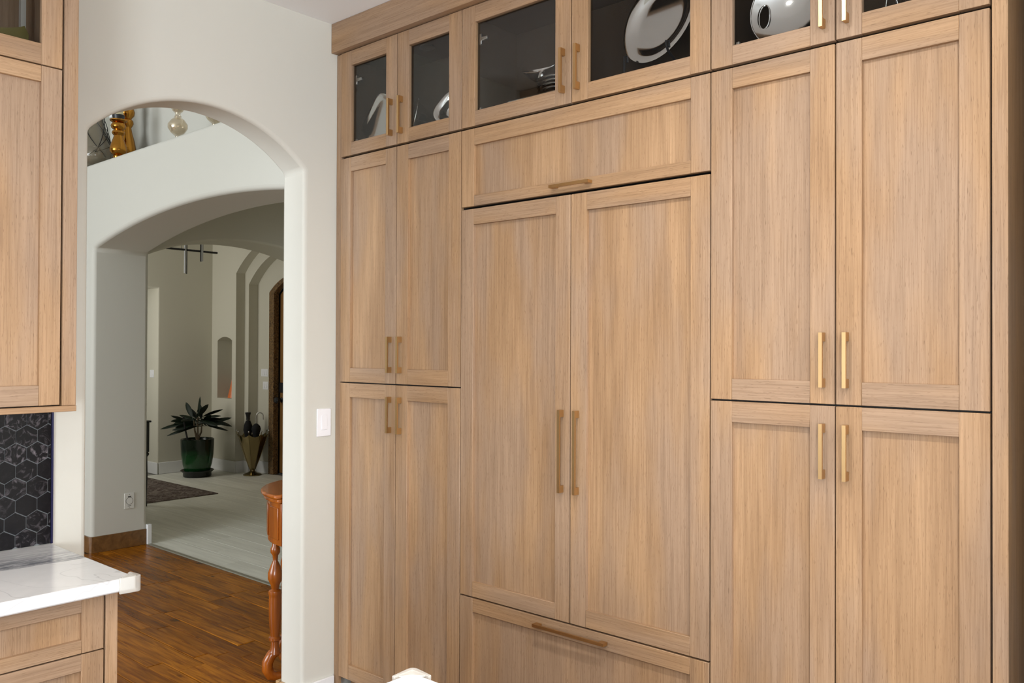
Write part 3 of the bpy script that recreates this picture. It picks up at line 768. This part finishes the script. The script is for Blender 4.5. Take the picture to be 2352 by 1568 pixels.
# disc from grip hole outward: build disc triangulated from polar grid centred on hole
rings = []
for j in range(m+1):
    q = j/m; ring = []
    for i in range(n):
        t = 2*PI*i/n
        hx, hz = hole_c[0]+hr[0]*math.cos(t), hole_c[1]+hr[1]*math.sin(t)
        # ray from hole centre to circle
        d = Vector((math.cos(t), math.sin(t)*1.0)); c0 = Vector(hole_c)
        bq = c0.dot(d); cc = c0.dot(c0)-a*a; L = -bq+math.sqrt(bq*bq-cc)
        ox, oz = c0.x+d.x*L, c0.y+d.y*L
        x, z = hx+(ox-hx)*q, hz+(oz-hz)*q
        ring.append((x, z))
    rings.append(ring)
V0 = [[bm2.verts.new((x, dz(x, z), z)) for x, z in rg] for rg in rings]
V1 = [[bm2.verts.new((x, dz(x, z)+.003, z)) for x, z in rg] for rg in rings]
for V_ in (V0, V1):
    for p, q in zip(V_, V_[1:]):
        for i in range(n): bm2.faces.new((p[i], p[(i+1) % n], q[(i+1) % n], q[i]))
for e_ in (0, -1):
    for i in range(n): bm2.faces.new((V0[e_][i], V0[e_][(i+1) % n], V1[e_][(i+1) % n], V1[e_][i]))
bm.free()
o = mk('handled_dish', bm2, M_['silver'], None, 'round silver dish with an oval grip hole behind the third pair of glass doors', 'dish', G1, smooth=60)
orient(o, (-1.088, 2.545, 2.715), .12, 0, .05)
hn = mk('rim_bead', tube([(a*math.cos(2*PI*i/48), 0.001, a*math.sin(2*PI*i/48)) for i in range(48)], .003, 8, closed=True), M_['silver'], o)
hb = mk('grip_bead', tube([(hole_c[0]+hr[0]*math.cos(2*PI*i/32), dz(*hole_c)+.0, hole_c[1]+hr[1]*math.sin(2*PI*i/32)) for i in range(32)], .003, 8, closed=True), M_['silver'], o)
es = empty('wire_stand', (-.80, 2.58, SH), label='thin silver wire stand just showing at the top right glass door', cat='stand')
mk('wire', tube([(-.035, .02, .002), (-.012, 0, .11), (0, 0, .22)], .0022, 8), M_['silver'], es); mk('wire', tube([(.035, .02, .002), (.012, 0, .11), (0, 0, .22)], .0022, 8), M_['silver'], es)
mk('wire', tube([(0, .10, .002), (0, .04, .11), (0, 0, .22)], .0022, 8), M_['silver'], es)
# olive leaf dish in the left wall cabinet
bm = bmesh.new(); L = 22
top, bot = [], []
for i in range(L+1):
    t = i/L; yv = .70+.325*t; w = .045*math.sin(PI*min(1, t*.90+.08))**.6; z = 2.5795+.030*abs(2*t-1)**3
    for k_, arr in ((0, top), (.004, bot)):
        arr.append([bm.verts.new((-3.022+s_*w, yv, z+(.082-.018*math.sin(PI*t))*abs(s_)**1.6*(1 if w > .012 else .6)+k_)) for s_ in (-1, -.5, 0, .5, 1)])
for arr in (top, bot):
    for i in range(L):
        for q in range(4): bm.faces.new((arr[i][q], arr[i+1][q], arr[i+1][q+1], arr[i][q+1]))
for i in range(L):
    for q in (0, 4): bm.faces.new((top[i][q], top[i+1][q], bot[i+1][q], bot[i][q]))
for i in (0, L):
    for q in range(4): bm.faces.new((top[i][q], top[i][q+1], bot[i][q+1], bot[i][q]))
mk('leaf_dish', bm, M_['olive'], None, 'olive leaf-shaped dish inside the glass cabinet at the top left', 'dish', smooth=60)

# ------------------------------------------------------------------ ornaments on the hall ledge
LZ = 3.113
vs = empty('twig_vase', (-7.205, 2.955, LZ), label='smoky glass cone vase wrapped in dark twigs at the left end of the ledge', cat='vase')
mk('vase_glass', lathe([(0, 0), (.10, 0), (.155, .03), (.165, .07), (.150, .14), (.115, .24), (.085, .34), (.065, .46), (.058, .62), (.052, .62), (.058, .45), (.08, .33), (.11, .22), (.145, .13), (.15, .07), (.10, .02), (0, .015)], 36), M_['smokeglass'], vs, smooth=60)
mk('mercury_ball', lathe([(0, .03), (.05, .04), (.085, .075), (.095, .12), (.08, .165), (.04, .19), (0, .195)], 24), M_['silver'], vs, smooth=60)
rad = lambda z: .168-.02*(z/.1) if z < .1 else max(.06, .155-.30*(z-.1)+.20*(z-.1)**2)
for q in range(16):
    a0 = random.random()*6.28; tw = random.choice((-1, 1))*random.uniform(.8, 3.2); z0 = random.uniform(.01, .12); z1 = random.uniform(.25, .60)
    pts = []
    for i in range(13):
        t = i/12; z = z0+(z1-z0)*t; a = a0+tw*t; rr = rad(z)+.003
        pts.append((rr*math.cos(a), rr*math.sin(a), z))
    mk('twig', tube(pts, .0032, 5), M_['blackwood'], vs)
def candlestick(loc, H, r, label, mat, candle=True, pro=None):
    root = empty('candlestick', loc, label=label, cat='candlestick', group='turned gold candlesticks on the ledge')
    pr = pro or [(0, 0), (.95, 0), (1.0, .02), (.9, .06), (.55, .09), (.62, .12), (.62, .14), (.5, .16), (.78, .20), (.98, .25), (1.0, .31), (.86, .42), (.62, .54), (.50, .62), (.62, .645), (.74, .68), (.70, .72), (.50, .745), (.55, .76), (.80, .80), (.86, .85), (.74, .90), (.55, .915), (.86, .945), (.98, .965), (.98, .985), (.4, 1.0), (0, 1.0)]
    mk('stem', lathe([(x*r, z*H) for x, z in pr], 32), mat, root, smooth=40)
    mk('drip_cup', lathe([(0, H), (r*.62, H+.001), (r*.72, H+.03), (r*.64, H+.035), (r*.5, H+.01), (0, H+.008)], 28), M_['black'] if candle else mat, root)
    if candle: mk('candle', lathe([(0, H+.012), (r*.55, H+.012), (r*.55, H+.14), (r*.4, H+.145), (0, H+.143)], 24), M_['candle'], root)
    return root
candlestick((-6.815, 2.98, LZ), .345, .066, 'shorter gold turned candlestick with a cream candle on the ledge', M_['gold'])
candlestick((-7.03, 3.14, LZ), .56, .075, 'taller gold turned candlestick standing behind the shorter one', M_['gold'], False)
def glass_ornament(loc, label):
    root = empty('glass_finial', loc, label=label, cat='ornament', group='champagne glass bubble candle holders on the ledge')
    mk('glass_body', lathe([(0, 0), (.045, 0), (.048, .006), (.02, .018), (.014, .05), (.020, .066), (.048, .088), (.069, .122), (.068, .150), (.046, .182), (.022, .200), (.026, .206), (.020, .214), (.018, .230), (.035, .245), (.052, .275), (.050, .300), (.030, .325), (.018, .340), (.036, .360), (.046, .39), (.030, .43), (.032, .45), (.026, .45), (0, .43)], 36), M_['amberglass'], root, smooth=60)
    mk('glass_lining', lathe([(0, .07), (.044, .09), (.064, .123), (.063, .150), (.042, .18), (0, .2)], 30), M_['amberglass'], root, smooth=60)
    mk('glass_lining', lathe([(0, .235), (.031, .247), (.047, .275), (.045, .299), (.026, .323), (0, .33)], 30), M_['amberglass'], root, smooth=60)
    return root
glass_ornament((-5.885, 3.0, LZ), 'champagne glass bubble candle holder at the middle of the ledge')
glass_ornament((-5.365, 3.0, LZ), 'champagne glass candle holder nearly hidden by the arch, right end of the ledge')

# ------------------------------------------------------------------ hall console table (demilune)
TX, TY, TR = WB-.004, 2.68, .420
tb = empty('demilune_table', (TX, TY, 0), label='carved cherry half-round console table behind the white arch jamb', cat='table')
def half(r, n=28, y0=None): return [(-r*math.cos(PI*i/n-PI/2), r*math.sin(PI*i/n-PI/2)) for i in range(n+1)]
def hslab(nm, r0, z0, z1, mat=None, bev=.006): mk(nm, prism(half(r0), 'z', z0, z1), mat or M_['antique'], tb, bevel=bev, seg=3)
hslab('table_top', TR, .926, .946, bev=.008); hslab('top_moulding', TR-.014, .905, .925, bev=.006)
hslab('apron', TR-.034, .70, .904, bev=.004)
for i in range(9):
    a = -PI/2+PI*(i+.5)/9; rr = TR-.034
    x, y = -rr*math.cos(a), rr*math.sin(a)
    o = mk('apron_panel', B(-.004, .004, -.048, .048, .728, .88), M_['antique'], tb, bevel=.003); o.location = (x, y, 0); o.rotation_euler = (0, 0, -a)
legp = [(0, .699), (.016, .699), (.016, .67), (.024, .655), (.024, .635), (.014, .62), (.012, .595), (.024, .57), (.036, .535), (.036, .505), (.022, .475), (.018, .455), (.032, .447), (.034, .435), (.030, .425), (.031, .41), (.031, .32), (.026, .26), (.022, .225), (.030, .218), (.030, .206), (.020, .2), (.020, .17), (.028, .15), (.03, .14), (0, .14)]
for i, a in enumerate((-62, -22, 22, 62)):
    a = math.radians(a); rr = TR-.070; cx, cy = -rr*math.cos(a), rr*math.sin(a)
    mk('leg', lathe([(a_*.98, b_) for a_, b_ in legp], 24, c=(cx, cy, 0)), M_['antique'], tb, smooth=40)
    ux, uy = -math.cos(a), math.sin(a)
    path = [(-.012, .15), (.014, .135), (.034, .10), (.036, .065), (.020, .035), (-.010, .024), (-.06, .026), (-.10, .035), (-.12, .055), (-.10, .075), (-.08, .06)]
    mk('scroll_foot', tube([(cx+ux*d, cy+uy*d, z) for d, z in path], [.024, .026, .028, .028, .026, .023, .020, .017, .014, .012, .009], 12), M_['antique'], tb, smooth=60)
mk('base_shelf', prism(half(TR-.12), 'z', .045, .07), M_['antique'], tb, bevel=.006)

# ------------------------------------------------------------------ foyer
mk('area_rug', prism([(-8.76, 4.34), (-8.76, 4.97), (-10.50, 4.97), (-10.50, 3.6), (-8.76, 3.6)][:5], 'z', .001, .009), M_['rug'], None, 'dark patterned rug on pale tiles in the foyer', 'rug')
rg = bpy.data.objects['area_rug']
# potted plant
pc = (-10.16, 5.47)
pt = empty('plant_pot', (*pc, 0), label='glazed dark green round pot standing in its saucer', cat='pot')
mk('pot_body', lathe([(0, .04), (.135, .04), (.150, .06), (.178, .16), (.196, .28), (.202, .40), (.204, .475), (.196, .48), (.186, .47), (.186, .43), (0, .43)], 40), M_['greenpot'], pt, smooth=50)
mk('saucer', lathe([(0, .0), (.165, .0), (.172, .01), (.172, .05), (.20, .075), (.205, .08), (.198, .085), (.165, .06), (.15, .035), (0, .035)], 40), plain('black_green_glaze', (.004, .008, .006, 1), .25), pt, smooth=50)
mk('soil', lathe([(0, .452), (.1, .45), (.184, .445), (.184, .432), (0, .432)], 30), M_['soil'], pt)
pl = empty('potted_plant', (*pc, .45), label='dark long-leaved houseplant growing from the green pot', cat='plant')
hub = []
for q, (tx, ty, H) in enumerate([(.0, .0, .30), (.02, .05, .22), (-.02, -.04, .26)]):
    mk('stem', tube([(0, .0, -.01), (tx*.3, ty*.3, .05), (tx*.7+.005, ty*.8, H*.5), (tx, ty, H)], [.016, .014, .011, .007], 8), M_['stem'], pl); hub.append(Vector((tx, ty, H)))
o = mk('support_stake', tube([(-.01, -.12, -.01), (-.02, -.16, .18), (-.03, -.175, .32)], .011, 8), M_['blackwood'], pl)
def leaf(base_, az, el, L, w, droop, parent, roll=0):
    bm = bmesh.new(); n = 9; p = Vector(base_); rows_ = []
    e = el
    for i in range(n+1):
        t = i/n; d = Vector((math.cos(az)*math.cos(e), math.sin(az)*math.cos(e), math.sin(e)))
        side = Vector((-math.sin(az), math.cos(az), 0)); upv = side.cross(d).normalized(); side = (side*math.cos(roll)+upv*math.sin(roll)).normalized()
        ww = w*(.14+(math.sin(PI*min(1, max(0, (t-.22)/.78)))**.75 if t > .22 else 0)) if i < n else w*.05
        rows_.append([bm.verts.new(p+side*(s*ww)+upv*(-abs(s)*ww*.25*-1+o_)) for o_ in (0, .0015) for s in (-1, 0, 1)])
        p = p+d*(L/n); e -= droop/n
    for a, b in zip(rows_, rows_[1:]):
        for q in (0, 1): bm.faces.new((a[q], a[q+1], b[q+1], b[q]))
        for q in (3, 4): bm.faces.new((a[q], b[q], b[q+1], a[q+1]))
        bm.faces.new((a[0], b[0], b[3], a[3])); bm.faces.new((a[2], a[5], b[5], b[2]))
    bm.faces.new([rows_[0][i] for i in (0, 1, 2, 5, 4, 3)]); bm.faces.new([rows_[-1][i] for i in (0, 1, 2, 5, 4, 3)])
    mk('leaf', bm, M_['leaf'], parent, smooth=60)
lr = random.Random(5)
# leaf fan: screen-right is roughly (+x*.75,+y*.66)
R2 = math.atan2(.66, .75)
for az, el, L, dr_ in ((0, 12, .40, .5), (8, -2, .40, .45), (-14, 22, .36, .5), (20, 35, .34, .5), (-30, 5, .36, .5), (35, -8, .30, .6), (180, 14, .40, .5), (172, 2, .42, .45), (192, -6, .40, .4), (160, 28, .36, .45), (150, 44, .36, .3), (200, 10, .34, .6), (120, 58, .34, .25), (60, 52, .30, .4), (90, 78, .32, .1), (-60, 15, .30, .6), (-100, 20, .30, .6), (-80, 40, .28, .5), (240, 8, .32, .6), (100, 25, .30, .6), (50, 20, .34, .6), (135, 20, .30, .6), (-45, 38, .28, .4), (215, 34, .30, .4), (4, 22, .38, .6), (-8, 4, .38, .5), (183, 20, .38, .6), (176, 8, .40, .5), (25, 24, .34, .4), (155, 4, .34, .5), (-20, -4, .34, .3), (200, -2, .34, .3), (75, 66, .28, .2), (140, 58, .28, .3)):
    h_ = lr.choice(hub)
    leaf(h_+Vector((0, 0, lr.uniform(-.05, .0))), R2+math.radians(az), math.radians(el), L*lr.uniform(.95, 1.12), .029, dr_, pl, lr.choice((-1, 1))*lr.uniform(.5, 1.1))
# umbrella stand
us = empty('umbrella_stand', (-9.735, 6.00, 0), label='brass umbrella stand shaped like an upturned umbrella beside the front door', cat='umbrella stand')
bm = bmesh.new(); n = 8; sub = 4; rings = []
for z, r_ in ((.075, .035), (.10, .045), (.25, .10), (.40, .15), (.50, .182), (.535, .195)):
    ring = []
    for i in range(n*sub):
        a = 2*PI*i/(n*sub); f_ = (i % sub)/sub; sc = 1-.10*math.sin(PI*f_); zz = z-(.035*math.sin(PI*f_) if z > .49 else 0)
        ring.append(bm.verts.new((r_*sc*math.cos(a), r_*sc*math.sin(a), zz)))
    rings.append(ring)
N = n*sub
for a, b in zip(rings, rings[1:]):
    for i in range(N): bm.faces.new((a[i], a[(i+1) % N], b[(i+1) % N], b[i]))
bm.faces.new(rings[0])
o = mk('body', bm, M_['antsilver'], us, smooth=25); sm = o.modifiers.new('solid', 'SOLIDIFY'); sm.thickness = .003
mk('foot', lathe([(0, 0), (.115, 0), (.118, .01), (.10, .022), (.06, .035), (.032, .052), (.030, .07), (.04, .078), (.03, .09), (0, .09)], 32), M_['antsilver'], us, smooth=40)
for i in range(8):
    a = 2*PI*i/8
    mk('rib', tube([(.037*math.cos(a), .037*math.sin(a), .078), (.103*math.cos(a), .103*math.sin(a), .25), (.198*math.cos(a), .198*math.sin(a), .54), (.205*math.cos(a), .205*math.sin(a), .565)], .004, 6), M_['antsilver'], us)
    mk('rib_tip', lathe([(0, -.011), (.008, -.008), (.011, 0), (.008, .008), (0, .011)], 12, c=(.205*math.cos(a), .205*math.sin(a), .573)), M_['nickel'], us, smooth=60)
um = empty('umbrella', (-9.695, 6.025, .1), label='folded black umbrella with a curved chrome handle in the stand', cat='umbrella')
rx, ry = .75, .66
mk('canopy', lathe([(0, .05), (.008, .07), (.018, .25), (.045, .44), (.060, .49), (.050, .53), (.02, .56), (.008, .565), (0, .565)], 16), M_['blackcloth'], um)
pts = [(0, 0, .5), (0, 0, .66)]+[(rx*(.045-.045*math.cos(t)), ry*(.045-.045*math.cos(t)), .66+.045*math.sin(t)) for t in [PI*i/12 for i in range(1, 13)]]+[(rx*.09, ry*.09, .63), (rx*.09, ry*.09, .615)]
# handle rises at left and hooks to the right
mk('handle', tube(pts, .007, 10), M_['nickel'], um, smooth=60)
um2 = empty('umbrella', (-9.79, 5.965, .1), label='folded black umbrella with a straight black handle in the stand', cat='umbrella')
mk('canopy', lathe([(0, .15), (.008, .17), (.018, .28), (.045, .43), (.058, .48), (.052, .54), (.028, .60), (0, .605)], 16), M_['blackcloth'], um2)
mk('handle', lathe([(0, .607), (.026, .607), (.024, .64), (.028, .67), (.036, .69), (.036, .705), (0, .71)], 16), M_['blackwood'], um2)
# niche figure
vz = empty('orange_vase', (-10.36, 6.105, .966), label='slender orange ceramic vase with a pale neck inside the wall niche', cat='vase')
mk('vase_body', lathe([(0, 0), (.088, 0), (.086, .02), (.06, .13), (.035, .25), (.018, .30), (0, .30)], 24), M_['orange'], vz, smooth=60)
mk('vase_neck', lathe([(0, .30), (.018, .30), (.028, .34), (.034, .38), (.024, .42), (.012, .44), (.018, .47), (0, .475)], 24), M_['nickel'], vz, smooth=60)
# chandelier
ch = empty('chandelier', (-9.2, 4.88, 3.699), label='modern linear chandelier of black bars and frosted tubes above the foyer', cat='chandelier')
mk('canopy', lathe([(0, 0), (.09, 0), (.09, -.03), (0, -.03)], 24), M_['black'], ch)
mk('bar', tube([(0, -.32, -.940), (0, .305, -.944)], .012, 8), M_['black'], ch)
mk('bar', tube([(-.3, -.08, -.62), (.3, -.08, -.62)], .012, 8), M_['black'], ch)
for cy in (-.135, .13): mk('suspension_cable', tube([(0, cy, -.03), (0, cy, -.94)], .002, 6), M_['black'], ch)
for ty, z0, z1, sx in ((-.085, -1.21, -.66, -.0), (.105, -1.06, -.66, .028)):
    mk('light_tube', tube([(sx, ty-.005, z0), (sx, ty-.005, z1)], .013, 12), M_['tube'], ch)
    mk('tube_holder', tube([(sx-.004, ty+(.012 if ty < 0 else -.018), z0-.004), (sx-.004, ty+(.012 if ty < 0 else -.018), z1)], .009, 8), M_['black'], ch)
# black console edge behind the hall jamb
bc = empty('black_console', (-8.62, 4.12, 0), label='black wooden console with turned legs, only its edge showing behind the hall jamb', cat='table')
mk('case', B(-.15, .02, -.50, -.018, .56, .865), M_['blackwood'], bc, bevel=.004); mk('console_top', B(-.165, .035, -.515, -.004, .866, .885), M_['blackwood'], bc, bevel=.004)
for lx, ly in ((-.12, -.47), (-.01, -.47), (-.12, -.04), (-.01, -.04)):
    mk('leg', lathe([(0, .56), (.016, .56), (.030, .545), (.030, .53), (.014, .51), (.018, .3), (.010, .06), (.016, .03), (.014, .0), (0, 0)], 16, c=(lx, ly, 0)), M_['blackwood'], bc, smooth=50)

# kitchen ceiling lamps (out of frame, they give the light set above)
for i, (lx, ly) in enumerate(((-1.25, 1.3), (-.05, 1.3), (1.15, 1.3), (-2.0, -1.3), (-.6, -1.3), (1.0, -1.3), (2.4, .0))):
    mk('trim_%d' % (i+1), lathe([(.068, -.001), (.088, -.001), (.088, -.006), (.072, -.008), (.068, -.001)], 28), M_['white'], kind='structure', loc=(lx, ly, CEIL))
